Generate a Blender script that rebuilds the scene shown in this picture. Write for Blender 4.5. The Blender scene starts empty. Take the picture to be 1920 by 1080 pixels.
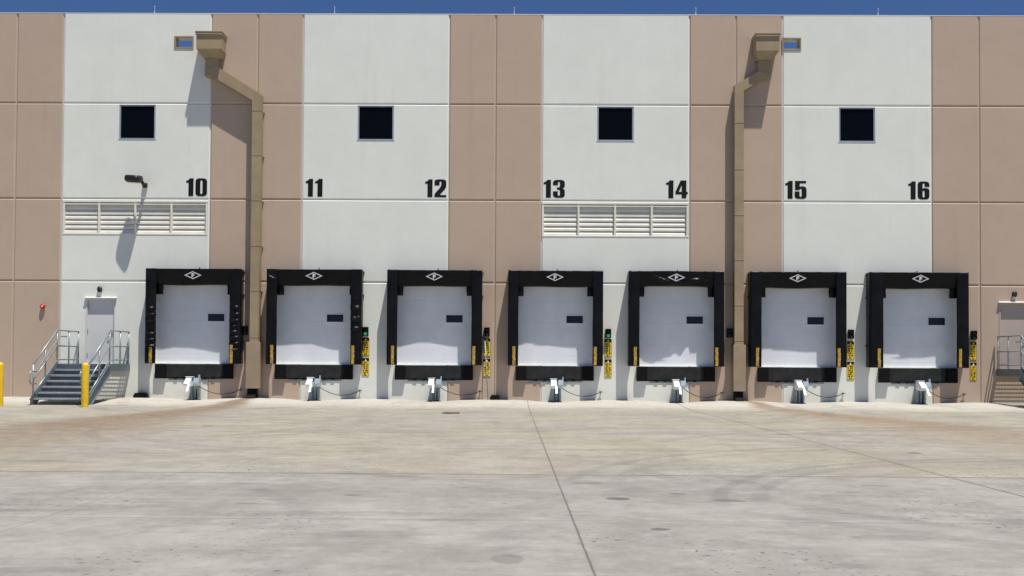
import bpy, bmesh, math, random
from mathutils import Vector, Matrix, noise

random.seed(7)
scene = bpy.context.scene
COL = scene.collection

# ------------------------------------------------------------------ helpers
class MB:
    """collects shapes (given in world metres) and links them as one mesh object"""
    def __init__(self, o=(0, 0, 0)):
        self.bm = bmesh.new(); self.o = Vector(o)
    def v(self, p):
        return self.bm.verts.new(Vector(p) - self.o)
    def face(self, pts, mi=0):
        f = self.bm.faces.new([self.v(p) for p in pts]); f.material_index = mi
        return f
    def box(self, x0, x1, y0, y1, z0, z1, bev=0.0, mi=0, rot=None):
        if x0 > x1: x0, x1 = x1, x0
        if y0 > y1: y0, y1 = y1, y0
        if z0 > z1: z0, z1 = z1, z0
        c = Vector(((x0+x1)/2, (y0+y1)/2, (z0+z1)/2))
        m = Matrix.Translation(c - self.o)
        if rot is not None: m = m @ rot
        m = m @ Matrix.Diagonal((x1-x0, y1-y0, z1-z0, 1))
        r = bmesh.ops.create_cube(self.bm, size=1, matrix=m)
        fs = set()
        for v in r['verts']:
            for f in v.link_faces: fs.add(f)
        for f in fs: f.material_index = mi
        if bev > 0:
            es = set()
            for v in r['verts']:
                for e in v.link_edges: es.add(e)
            bmesh.ops.bevel(self.bm, geom=list(es), offset=bev, segments=2, profile=.5, affect='EDGES')
    def prism(self, poly, axis, a, b, mi=0):
        """poly: 2d points; axis 'y': (x,z), 'x': (y,z), 'z': (x,y); extruded from a to b"""
        def P(p, t):
            if axis == 'y': return (p[0], t, p[1])
            if axis == 'x': return (t, p[0], p[1])
            return (p[0], p[1], t)
        A = [self.v(P(p, a)) for p in poly]; B = [self.v(P(p, b)) for p in poly]
        n = len(poly); fs = []
        fs.append(self.bm.faces.new(A)); fs.append(self.bm.faces.new(B[::-1]))
        for i in range(n):
            j = (i+1) % n
            fs.append(self.bm.faces.new((A[i], B[i], B[j], A[j])))
        for f in fs: f.material_index = mi
    def tube(self, pts, r, seg=8, cap=True):
        pts = [Vector(p) for p in pts]
        rings = []
        for i, p in enumerate(pts):
            if i == 0: d = pts[1]-p
            elif i == len(pts)-1: d = p-pts[i-1]
            else: d = (pts[i+1]-p).normalized() + (p-pts[i-1]).normalized()
            d.normalize()
            up = Vector((0, 0, 1)) if abs(d.z) < .95 else Vector((1, 0, 0))
            a = d.cross(up).normalized(); b = d.cross(a)
            rr = r[i] if isinstance(r, (list, tuple)) else r
            rings.append([self.v(p + (a*math.cos(2*math.pi*k/seg)+b*math.sin(2*math.pi*k/seg))*rr) for k in range(seg)])
        for q in range(len(rings)-1):
            for k in range(seg):
                l = (k+1) % seg
                f = self.bm.faces.new((rings[q][k], rings[q][l], rings[q+1][l], rings[q+1][k])); f.smooth = True
        if cap:
            self.bm.faces.new(rings[0][::-1]); self.bm.faces.new(rings[-1])
    def loops(self, rings, smooth=True):
        """skin a list of closed loops (same count) into a closed solid"""
        R = [[self.v(p) for p in r] for r in rings]
        n = len(R[0])
        for q in range(len(R)-1):
            for k in range(n):
                l = (k+1) % n
                f = self.bm.faces.new((R[q][k], R[q][l], R[q+1][l], R[q+1][k])); f.smooth = smooth
        self.bm.faces.new(R[0][::-1]); self.bm.faces.new(R[-1])
    def lathe(self, prof, c, axis='z', seg=20):
        """prof: (r, t) pairs revolved about an axis through c"""
        rings = []
        for r, t in prof:
            ring = []
            for k in range(seg):
                a = 2*math.pi*k/seg
                if axis == 'z': p = (c[0]+r*math.cos(a), c[1]+r*math.sin(a), c[2]+t)
                else: p = (c[0]+r*math.cos(a), c[1]+t, c[2]+r*math.sin(a))
                ring.append(p)
            rings.append(ring)
        self.loops(rings)
    def build(self, name, m, parent=None, label=None, weld=False):
        if weld: bmesh.ops.remove_doubles(self.bm, verts=self.bm.verts, dist=1e-5)
        bmesh.ops.recalc_face_normals(self.bm, faces=self.bm.faces)
        me = bpy.data.meshes.new(name); self.bm.to_mesh(me); self.bm.free()
        for q in (m if isinstance(m, (list, tuple)) else [m]): me.materials.append(q)
        ob = bpy.data.objects.new(name, me); COL.objects.link(ob)
        if parent is not None: ob.parent = parent
        else: ob.location = self.o
        if label: ob['label'] = label
        return ob

def tag(o, label, cat, group=None):
    o['label'] = label; o['category'] = cat
    if group: o['group'] = group
    return o
def thing(name, loc, label, cat, group=None):
    o = bpy.data.objects.new(name, None); COL.objects.link(o); o.location = loc
    o.empty_display_size = .2
    return tag(o, label, cat, group)
def copy_tree(o, parent=None):
    c = o.copy(); COL.objects.link(c)
    if parent is not None: c.parent = parent
    for ch in list(o.children): copy_tree(ch, c)
    return c

# ------------------------------------------------------------------ materials
def new_mat(name):
    m = bpy.data.materials.new(name); m.use_nodes = True
    return m, m.node_tree, m.node_tree.nodes['Principled BSDF']
class NT:
    def __init__(self, nt): self.nt = nt
    def link(self, a, b): self.nt.links.new(a, b)
    def put(self, sock, val):
        if hasattr(val, 'is_linked') or hasattr(val, 'links'): self.link(val, sock)
        else: sock.default_value = val
    def m(self, op, a, b=0.0, c=0.0, clamp=False):
        n = self.nt.nodes.new('ShaderNodeMath'); n.operation = op; n.use_clamp = clamp
        for i, q in enumerate((a, b, c)): self.put(n.inputs[i], q)
        return n.outputs[0]
    def coord(self):
        return self.nt.nodes.new('ShaderNodeTexCoord').outputs['Object']
    def noise(self, vec, scale, detail=4, rough=.55, stretch=None, off=(0, 0, 0)):
        if stretch or any(off):
            mp = self.nt.nodes.new('ShaderNodeMapping')
            mp.inputs['Scale'].default_value = stretch or (1, 1, 1)
            mp.inputs['Location'].default_value = off
            self.link(vec, mp.inputs[0]); vec = mp.outputs[0]
        n = self.nt.nodes.new('ShaderNodeTexNoise')
        n.inputs['Scale'].default_value = scale; n.inputs['Detail'].default_value = detail
        n.inputs['Roughness'].default_value = rough
        self.link(vec, n.inputs['Vector'])
        return n.outputs['Fac']
    def ramp(self, x, lo, hi, a=0.0, b=1.0):
        n = self.nt.nodes.new('ShaderNodeMapRange'); n.interpolation_type = 'SMOOTHSTEP'
        self.put(n.inputs[0], x)
        n.inputs[1].default_value = lo; n.inputs[2].default_value = hi
        n.inputs[3].default_value = a; n.inputs[4].default_value = b
        return n.outputs[0]
    def mix(self, f, a, b, mode='MIX'):
        n = self.nt.nodes.new('ShaderNodeMix'); n.data_type = 'RGBA'; n.blend_type = mode
        self.put(n.inputs[0], f)
        for s, q in ((n.inputs[6], a), (n.inputs[7], b)):
            if isinstance(q, (tuple, list)): s.default_value = (*q[:3], 1)
            else: self.link(q, s)
        return n.outputs[2]
    def xyz(self, v):
        n = self.nt.nodes.new('ShaderNodeSeparateXYZ'); self.link(v, n.inputs[0]); return n.outputs
    def bump(self, h, strength, dist, bsdf):
        n = self.nt.nodes.new('ShaderNodeBump'); n.inputs['Strength'].default_value = strength
        n.inputs['Distance'].default_value = dist
        self.link(h, n.inputs['Height']); self.link(n.outputs[0], bsdf.inputs['Normal'])

def simple(name, col, rough=.6, metal=0.0, var=.12, scale=3.0, bump=0.0, bscale=60, spec=.5, stretch=None):
    m, nt, b = new_mat(name); T = NT(nt); co = T.coord()
    n = T.noise(co, scale, 5, .6, stretch)
    lo = [c*(1-var) for c in col]; hi = [min(1, c*(1+var)) for c in col]
    T.link(T.mix(T.ramp(n, .3, .7), lo, hi), b.inputs['Base Color'])
    b.inputs['Roughness'].default_value = rough; b.inputs['Metallic'].default_value = metal
    b.inputs['Specular IOR Level'].default_value = spec
    if bump: T.bump(T.noise(co, bscale, 3), bump, .01, b)
    return m

def wall_mat(name, col):
    m, nt, b = new_mat(name); T = NT(nt); co = T.coord(); x, y, z = T.xyz(co)
    big = T.noise(co, .35, 4, .55)
    mid = T.noise(co, 1.6, 5, .6, off=(5, 2, 9))
    fine = T.noise(co, 45, 3, .6)
    drip = T.noise(co, 1.0, 5, .65, stretch=(3.2, 1, .16))
    f = T.m('ADD', T.m('MULTIPLY', T.ramp(big, .3, .7), .5), T.m('MULTIPLY', T.ramp(mid, .3, .7), .5))
    a = T.mix(f, [c*.955 for c in col], [min(1, c*1.03) for c in col])
    d = T.m('MULTIPLY', T.ramp(drip, .54, .78), .15)
    a = T.mix(d, a, (col[0]*.62, col[1]*.58, col[2]*.5))
    # dust splashed up at the foot of the wall
    foot = T.m('MULTIPLY', T.ramp(T.m('ADD', z, T.m('MULTIPLY', T.m('SUBTRACT', mid, .5), .5)), .45, 0.0), .22)
    a = T.mix(foot, a, (.50, .42, .32))
    # soot at the very foot
    T.link(a, b.inputs['Base Color'])
    b.inputs['Roughness'].default_value = .75; b.inputs['Specular IOR Level'].default_value = .25
    T.bump(T.m('ADD', fine, T.m('MULTIPLY', mid, 1.5)), .12, .006, b)
    return m

M = {}
WHITE = (.725, .735, .660); TAN = (.472, .362, .272)
M['white'] = wall_mat('white_painted_concrete', WHITE)
M['tan'] = wall_mat('tan_painted_concrete', TAN)
M['coping'] = simple('coping_metal', (.72, .73, .72), .4, 0, .05)
M['black'] = simple('black_paint', (.006, .006, .0065), .6, 0, .2, spec=.2)
M['alum'] = simple('window_aluminium', (.42, .45, .48), .35, .5, .06)
M['glass'] = simple('dark_glass', (.003, .0035, .005), .06, 0, .1, spec=.08)
M['doorglass'] = simple('door_slot_glass', (.012, .015, .021), .15, 0, .2, spec=.2)
M['dark'] = simple('dark_interior', (.006, .006, .007), .9, spec=.1)
M['louver'] = simple('beige_louver_paint', (.72, .70, .60), .55, 0, .05)
M['louver_back'] = simple('louver_back', (.5, .47, .40), .9)
M['door'] = simple('dock_door_steel', (.70, .725, .75), .45, 0, .05, 1.4)
M['mandoor'] = simple('painted_steel_door', (.63, .62, .60), .5, 0, .03, .8)
M['tandoor'] = simple('tan_steel_door', (.43, .35, .29), .5, 0, .04, .8)
M['spout'] = simple('olive_painted_sheet_metal', (.312, .240, .142), .5, 0, .10, 2.0, spec=.4)
M['sleeve'] = simple('brown_painted_steel_guard', (.315, .238, .155), .5, 0, .10, 2.0, spec=.4)
M['galv'] = simple('galvanised_steel', (.25, .31, .315), .45, .2, .22, 9.0)
M['galv_light'] = simple('bright_zinc_plate', (.74, .77, .77), .45, 0, .22, 14.0)
M['galv_mid'] = simple('zinc_plate', (.45, .52, .58), .4, .2, .14, 9.0)
M['steel_paint'] = simple('grey_blue_stair_steel', (.115, .15, .17), .45, .2, .16, 5.0)
M['tread'] = simple('grey_stair_tread', (.26, .28, .29), .55, .2, .2, 12.0)
M['riser'] = simple('dark_stair_riser', (.075, .095, .115), .6, .1, .2, 6.0)
M['rail'] = simple('galvanised_rail', (.27, .31, .32), .36, .35, .15, 8.0)
M['plate'] = simple('black_steel_plate', (.026, .026, .025), .6, 0, .25, 4.0, spec=.15)
M['rubber'] = simple('black_rubber', (.007, .007, .007), .75, 0, .3, 8.0, .4, 30, .12)
M['yellow'] = simple('safety_yellow', (.72, .46, .008), .45, 0, .10, 6.0)
M['amber'] = simple('faded_yellow_strip', (.44, .27, .04), .7, 0, .4, 14.0)
M['signyellow'] = simple('sign_yellow', (.80, .56, .03), .5, 0, .12, 14.0)
M['whitepaint'] = simple('white_paint', (.86, .86, .85), .5, 0, .04)
M['red'] = simple('red_enamel', (.45, .012, .02), .35, 0, .1)
M['bronze'] = simple('dark_bronze', (.022, .018, .016), .4, .2, .2)
M['lens'] = simple('frosted_lens', (.60, .57, .55), .25, 0, .05)
M['lens_dark'] = simple('dark_green_lens', (.01, .04, .025), .2, 0, .1)
M['cable'] = simple('dark_cable', (.03, .026, .022), .7)
M['roof'] = simple('roof_membrane', (.6, .6, .58), .8)
M['rod'] = simple('aluminium_rod', (.6, .63, .68), .4, .4)

def fabric(name):
    m, nt, b = new_mat(name); T = NT(nt); co = T.coord()
    n = T.noise(co, 2.2, 6, .6)
    dust = T.noise(co, 7.0, 6, .7, off=(3, 1, 7))
    a = T.mix(T.ramp(n, .3, .7), (.0032, .0032, .0036), (.007, .007, .0076))
    a = T.mix(T.m('MULTIPLY', T.ramp(dust, .58, .8), .35), a, (.05, .047, .042))
    T.link(a, b.inputs['Base Color'])
    b.inputs['Roughness'].default_value = .31; b.inputs['Specular IOR Level'].default_value = .17
    h = T.m('ADD', T.noise(co, 3.5, 5, .6, off=(1, 8, 2)), T.m('MULTIPLY', T.noise(co, 16, 4, .6), .25))
    T.bump(h, .6, .06, b)
    return m
M['fabric'] = fabric('black_vinyl_fabric')

def emis(name, col, s):
    m, nt, b = new_mat(name)
    b.inputs['Base Color'].default_value = (.02, .2, .1, 1)
    b.inputs['Emission Color'].default_value = (*col, 1); b.inputs['Emission Strength'].default_value = s
    return m
M['green'] = emis('lit_green_lens', (.08, .75, .36), .22)

# ------------------------------------------------------------------ layout (metres, wall face y = 0, camera at negative y)
ROW = [6.59, 9.77]
Z3 = 3.86; ZTOP = 12.76
XW = [(-23.22, -18.33), (-15.257, -10.342), (-7.291, -2.439), (.636, 5.505), (8.569, 13.472), (16.64, 21.5)]
XJ = [-24.8, -16.814, -8.799, -.901, 7.037, 15.034, 23.0]
XEND = (-32.0, 32.0)
SHC = [-10.712, -6.762, -2.834, 1.103, 5.034, 8.985, 12.892]       # shelters
LVC = [-10.762, -6.817, -2.868, 1.095, 5.061, 9.028, 12.977]       # levellers
NUMS = [10, 11, 12, 13, 14, 15, 16]
WINS = [(-13.377, -12.172), (-5.458, -4.264), (2.465, 3.667), (10.43, 11.62)]
WZ = (8.56, 9.722)
LOUV = [(-15.21, -10.40), (.652, 5.485)]
LZ = (5.39, 6.542)
DOORS = [(-14.39, -13.405, M['mandoor'], 'white'), (15.66, 16.645, M['tandoor'], 'tan')]
DZ0, DZ1 = 1.14, 3.93
SILL = 1.14

def gz(x, y):
    """ground height"""
    t = min(1, max(0, -y/4.4)); s = t*t*(3-2*t)
    z = .018*(1-s) - .125*s
    near = math.exp(min(0, y)/1.3) if y < 0 else 1
    for c in LVC:
        z -= .085*math.exp(-((x-c)/.72)**2)*near
    for c in (-8.75, 7.1):
        z += .02*math.exp(-((x-c)/.6)**2)*near
    return z

# ------------------------------------------------------------------ warehouse
B = thing('warehouse', (0, .15, 0), 'large tilt-up concrete warehouse painted in white and tan panels with dock doors', 'building')
BO = (0, .15, 0)
holes = []
for c in SHC: holes.append((c-1.43, c+1.43, DZ0, DZ1))
for a, b in WINS: holes.append((a, b, *WZ))
for a, b in LOUV: holes.append((a, b, *LZ))
for a, b, _, _ in DOORS: holes.append((a, b, 1.12, 3.27))
SCUP = [(-11.53, -10.985, 11.645, 11.965), (8.6, 9.135, 11.655, 11.975)]
for s in SCUP: holes.append(s)

def in_hole(x, z):
    return any(h[0] < x < h[1] and h[2] < z < h[3] for h in holes)
xs = sorted([XEND[0], XEND[1]] + XJ + [q for w in XW for q in w])
zs = [-.6, Z3, ROW[0], ROW[1], ZTOP]
def is_white(x): return any(a < x < b for a, b in XW)
w = MB(BO)
G, GB, GD = .046, .014, .027
def cuts(lo, hi, vals): return sorted({lo, hi, *[v for v in vals if lo < v < hi]})
for i in range(len(xs)-1):
    x0, x1 = xs[i], xs[i+1]; mi = 0 if is_white((x0+x1)/2) else 1
    fx0 = x0+G if i > 0 else x0; fx1 = x1-G if i < len(xs)-2 else x1
    bx0 = x0+GB if i > 0 else x0; bx1 = x1-GB if i < len(xs)-2 else x1
    for j in range(len(zs)-1):
        z0, z1 = zs[j], zs[j+1]
        fz0 = z0+G if j > 0 else z0; fz1 = z1-G if j < len(zs)-2 else z1
        bz0 = z0+GB if j > 0 else z0; bz1 = z1-GB if j < len(zs)-2 else z1
        hx = [q for h in holes for q in h[:2]]; hz = [q for h in holes for q in h[2:]]
        cx = cuts(fx0, fx1, hx); cz = cuts(fz0, fz1, hz)
        for a, b in zip(cx, cx[1:]):
            for c, d in zip(cz, cz[1:]):
                if not in_hole((a+b)/2, (c+d)/2):
                    w.face([(a, 0, c), (b, 0, c), (b, 0, d), (a, 0, d)], mi)
        def mapx(q): return bx0 if q == fx0 else bx1 if q == fx1 else q
        def mapz(q): return bz0 if q == fz0 else bz1 if q == fz1 else q
        for a, b in zip(cx, cx[1:]):
            if j < len(zs)-2 and not in_hole((a+b)/2, fz1-1e-4):
                w.face([(a, 0, fz1), (b, 0, fz1), (mapx(b), GD, bz1), (mapx(a), GD, bz1)], mi)
            if j > 0 and not in_hole((a+b)/2, fz0+1e-4):
                w.face([(b, 0, fz0), (a, 0, fz0), (mapx(a), GD, bz0), (mapx(b), GD, bz0)], mi)
        for c, d in zip(cz, cz[1:]):
            if i > 0 and not in_hole(fx0+1e-4, (c+d)/2):
                w.face([(fx0, 0, c), (fx0, 0, d), (bx0, GD, mapz(d)), (bx0, GD, mapz(c))], mi)
            if i < len(xs)-2 and not in_hole(fx1-1e-4, (c+d)/2):
                w.face([(fx1, 0, d), (fx1, 0, c), (bx1, GD, mapz(c)), (bx1, GD, mapz(d))], mi)
# backing behind the reveals
cx = cuts(XEND[0], XEND[1], xs + [q for h in holes for q in h[:2]])
cz = cuts(zs[0], ZTOP, [q for h in holes for q in h[2:]])
for a, b in zip(cx, cx[1:]):
    for c, d in zip(cz, cz[1:]):
        if not in_hole((a+b)/2, (c+d)/2):
            w.face([(a, GD, c), (b, GD, c), (b, GD, d), (a, GD, d)], 0 if is_white((a+b)/2) else 1)
            w.face([(a, .30, c), (a, .30, d), (b, .30, d), (b, .30, c)], 0)
for h in holes:
    mi = 0 if is_white((h[0]+h[1])/2) else 1
    x0, x1, z0, z1 = h
    w.face([(x0, 0, z0), (x0, .3, z0), (x0, .3, z1), (x0, 0, z1)], mi)
    w.face([(x1, 0, z1), (x1, .3, z1), (x1, .3, z0), (x1, 0, z0)], mi)
    w.face([(x0, 0, z0), (x1, 0, z0), (x1, .3, z0), (x0, .3, z0)], mi)
    w.face([(x0, .3, z1), (x1, .3, z1), (x1, 0, z1), (x0, 0, z1)], mi)
# the other three sides of the box
for f in ([(-32, .3, -.6), (-32, 70, -.6), (-32, 70, 12.7), (-32, .3, 12.7)], [(32, 70, -.6), (32, .3, -.6), (32, .3, 12.7), (32, 70, 12.7)],
          [(-32, 70, -.6), (32, 70, -.6), (32, 70, 11.4), (-32, 70, 11.4)]):
    w.face(f, 1)
me_ob = w.build('wall', [M['white'], M['tan']], B)
cp = MB(BO); cp.box(XEND[0], XEND[1], -.005, .33, ZTOP+.001, ZTOP+.022, .004); cp.build('coping', M['coping'], B)
rf = MB(BO); rf.box(-31.9, 31.9, .31, 69.9, 11.3, 11.45); rf.build('roof', M['roof'], B)

# windows
for k, (a, b) in enumerate(WINS):
    f = MB(BO); t = .045; y0, y1 = .012, .075
    z0, z1 = WZ[0]+.002, WZ[1]-.002; a += .002; b -= .002
    f.box(a, b, y0, y1, z0, z0+t, .004); f.box(a, b, y0, y1, z1-t, z1, .004)
    f.box(a, a+t, y0+.001, y1-.001, z0+t, z1-t, .004); f.box(b-t, b, y0+.001, y1-.001, z0+t, z1-t, .004)
    f.box(a-.03, b+.03, -.007, -.002, z0-.018, z0+.002, .002)       # sill flashing
    wo = f.build('window', M['alum'], B)
    g = MB(BO); g.box(a+t, b-t, .042, .05, z0+t, z1-t); g.build('pane', M['glass'], wo)
    g = MB(BO); g.box(a, b, .28, .295, z0, z1); g.build('unlit_room_backing', M['dark'], wo)  # black sheet painting in the darkness of the unlit room behind the glass

# louvres
for a, b in LOUV:
    f = MB(BO); z0, z1 = LZ
    a += .003; b -= .003
    f.box(a, b, -.006, .16, z1-.075, z1-.003, .005)                    # head flashing
    f.box(a, b, .004, .10, z1-.15, z1-.105, .004)
    f.box(a, b, -.010, .16, z0+.003, z0+.05, .005)                    # sill
    n = 4; wd = (b-a)/n
    for q in range(n+1):
        cx_ = a+wd*q; hw = .032
        l, r = (cx_, cx_+2*hw) if q == 0 else (cx_-2*hw, cx_) if q == n else (cx_-hw, cx_+hw)
        f.box(l, r, .002, .15, z0+.052, z1-.077, .004)
    lo = f.build('louver', M['louver'], B)
    bl = MB(BO); nb = 6; ptch = (z1-.16-z0-.05)/nb
    for q in range(n):
        l = a+wd*q+.036; r = a+wd*(q+1)-.036
        if q == 0: l += .03
        if q == n-1: r -= .03
        for s in range(nb):
            zb = z0+.055+ptch*s
            bl.prism([(.065, zb), (.075, zb-.004), (.08, zb+.05), (.120, zb+ptch*1.0), (.115, zb+ptch*1.04), (.065, zb+.062)], 'x', l, r)
    bl.build('blade', M['louver'], lo)
    bk = MB(BO); bk.box(a, b, .17, .18, z0, z1); bk.build('backing', M['louver_back'], lo)

# overhead dock doors
for k, c in enumerate(SHC):
    d = MB(BO); ps = 4; hh = (DZ1+.05-DZ0)/ps; bz = DZ0+.004
    for q in range(ps):
        z0 = bz+hh*q; z1 = z0+hh-.0015
        d.box(c-1.46, c+1.46, .12, .165, z0, z1, .003)
        for s in range(1, 4):                                       # shallow pressed ribs
            zz = z0+hh*s/4
            d.box(c-1.455, c+1.455, .1192, .1205, zz-.005, zz+.005)
    d.box(c-1.425, c+1.425, .108, .121, bz, bz+.05, .004)              # bottom seal bar
    do = d.build('dock_door', M['door'], B)
    lx = [-10.105, -6.163, -2.218, 1.754, 5.71, 9.685, 13.66][k]
    fr = MB(BO); x0, x1, z0, z1 = lx-.272, lx+.272, 2.55, 2.795
    fr.box(x0-.03, x1+.03, .104, .12, z1, z1+.03); fr.box(x0-.03, x1+.03, .104, .12, z0-.03, z0)
    fr.box(x0-.03, x0, .1045, .12, z0, z1); fr.box(x1, x1+.03, .1045, .12, z0, z1)
    wn = fr.build('door_window', M['door'], do)
    pn = MB(BO); pn.box(x0, x1, .112, .119, z0, z1); pn.build('pane', M['doorglass'], do)
    if k == 0: pass

# personnel doors
for (a, b, mt, kind) in DOORS:
    d = MB(BO); d.box(a+.05, b-.05, .045, .09, 1.12, 3.215, .004)
    do = d.build('entry_door', mt, B, label='%s painted steel door at the top of metal steps' % ('white' if kind == 'white' else 'tan'))
    f = MB(BO)
    f.box(a, a+.05, -.012, .1, 1.12, 3.27, .004); f.box(b-.05, b, -.012, .1, 1.12, 3.27, .004)
    f.box(a+.05, b-.05, -.011, .1, 3.217, 3.27, .004); f.build('frame', mt, do)
    c = MB(BO)
    if kind == 'white': c.prism([(-.002, 3.325), (-.002, 3.30), (-.085, 3.285), (-.085, 3.305)], 'x', a-.03, b+.04)
    else: c.prism([(-.002, 3.335), (-.002, 3.30), (-.085, 3.285), (-.085, 3.31)], 'x', a-.03, b+.06)
    c.build('drip_cap', M['coping'], do)
    for zz in (1.42, 2.2, 3.0):
        hg = MB(BO); hg.box(a+.035, a+.065, .0, .044, zz-.06, zz+.06, .004); hg.build('hinge', M['galv'], do)
    hd = MB(BO); hd.tube([(b-.12, .045, 2.12), (b-.12, -.02, 2.12), (b-.24, -.02, 2.12)], .012)
    hd.box(b-.15, b-.09, .03, .044, 2.06, 2.18, .004); hd.build('handle', M['galv'], do)

# scupper frames round the overflow openings
for x0, x1, z0, z1 in SCUP:
    f = MB(BO); t = .05
    f.box(x0-t, x1+t, -.02, -.002, z1, z1+t, .003); f.box(x0-t, x1+t, -.02, -.002, z0-t, z0, .003)
    f.box(x0-t, x0, -.0195, -.002, z0, z1, .003); f.box(x1, x1+t, -.0195, -.002, z0, z1, .003)
    for (p, q, r, s) in ((x0+.001, x0+.006, z0, z1), (x1-.006, x1-.001, z0, z1)):
        f.box(p, q, -.001, .32, r+.002, s-.002)
    f.box(x0+.007, x1-.007, -.001, .32, z1-.006, z1-.001); f.box(x0+.007, x1-.007, -.001, .32, z0+.001, z0+.006)
    f.build('scupper', M['spout'], B)

# painted dock numbers
GL = {
 '0': (.65, [[(.28, 0), (.72, 0), (.9, .04), (1, .14), (1, .86), (.9, .96), (.72, 1), (.28, 1), (.1, .96), (0, .86), (0, .14), (.1, .04)],
             [(.42, .16), (.42, .85), (.46, .89), (.56, .89), (.6, .85), (.6, .16), (.56, .12), (.46, .12)]]),
 '1': (.425, [[(.33, 0), (.98, 0), (1, 1), (.5, 1), (.38, .93), (.2, .88), (.02, .86), (.02, .755), (.33, .755)]]),
 '2': (.66, [[(0, .66), (.42, .66), (.42, .85), (.47, .885), (.55, .885), (.58, .85), (.57, .68), (.47, .54), (.06, .22), (0, .15), (0, 0), (1, 0), (1, .12), (.48, .12), (.5, .17), (.9, .47), (.98, .58), (1, .72), (1, .86), (.93, .95), (.75, 1), (.3, 1), (.07, .97), (0, .9)]]),
 '3': (.66, [[(0, .7), (0, .88), (.1, .97), (.32, 1), (.72, 1), (.93, .95), (1, .85), (1, .65), (.93, .56), (.78, .52), (.95, .47), (1, .38), (1, .14), (.92, .04), (.72, 0), (.25, 0), (.07, .05), (0, .14), (0, .36), (.41, .36), (.41, .14), (.5, .1), (.59, .14), (.59, .4), (.52, .45), (.33, .46), (.33, .57), (.52, .58), (.59, .64), (.59, .86), (.5, .9), (.42, .86), (.42, .7)]]),
 '4': (.69, [[(.42, 1), (.88, 1), (.88, .36), (1, .36), (1, .22), (.88, .22), (.88, 0), (.5, 0), (.5, .22), (0, .22), (0, .37)],
             [(.5, .36), (.27, .36), (.5, .74)]]),
 '5': (.66, [[(.03, 1), (.97, 1), (.97, .87), (.43, .87), (.43, .67), (.55, .7), (.75, .7), (.94, .64), (1, .54), (1, .15), (.93, .04), (.73, 0), (.25, 0), (.07, .04), (0, .14), (0, .41), (.41, .41), (.41, .14), (.5, .1), (.59, .14), (.59, .53), (.51, .57), (.43, .54), (.41, .49), (.03, .49)]]),
 '6': (.65, [[(1, .7), (.59, .7), (.59, .86), (.5, .9), (.42, .86), (.42, .59), (.52, .63), (.75, .63), (.94, .58), (1, .49), (1, .15), (.92, .04), (.72, 0), (.28, 0), (.08, .04), (0, .15), (0, .85), (.08, .96), (.28, 1), (.72, 1), (.92, .96), (1, .85)],
             [(.42, .14), (.5, .1), (.59, .14), (.59, .45), (.5, .5), (.42, .45)]]),
}
def flat_shape(polys, y, name, mat, parent, o, thick=.004, label=None):
    """fills 2d outlines (with holes) lying in a plane of constant y"""
    cu = bpy.data.curves.new(name, 'CURVE'); cu.dimensions = '2D'; cu.fill_mode = 'BOTH'; cu.extrude = thick/2
    for pl in polys:
        sp = cu.splines.new('POLY'); sp.points.add(len(pl)-1); sp.use_cyclic_u = True
        for q, p in enumerate(pl): sp.points[q].co = (p[0], p[1], 0, 1)
    tmp = bpy.data.objects.new(name, cu); COL.objects.link(tmp)
    dg = bpy.context.evaluated_depsgraph_get(); dg.update()
    me = bpy.data.meshes.new_from_object(tmp.evaluated_get(dg))
    bpy.data.objects.remove(tmp); bpy.data.curves.remove(cu)
    for vtx in me.vertices:
        a, b_, c_ = vtx.co
        vtx.co = Vector((a, y+c_, b_)) - Vector(o)
    me.materials.clear(); me.materials.append(mat); me.name = name
    ob = bpy.data.objects.new(name, me); COL.objects.link(ob)
    if parent is not None: ob.parent = parent
    if label: ob['label'] = label
    return ob
NX = [-11.128, -7.167, -3.213, .698, 4.735, 8.656, 12.695]
for k, n in enumerate(NUMS):
    polys = []; x = NX[k]; H = .59; z = 6.685
    for ch in str(n):
        wd, pl = GL[ch]
        for p in pl: polys.append([(x+u*wd*H, z+v*H) for u, v in p])
        x += (wd+.11)*H
    flat_shape(polys, -.004, 'dock_number', M['black'], B, BO, .004, 'black painted number %d' % n)

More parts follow.
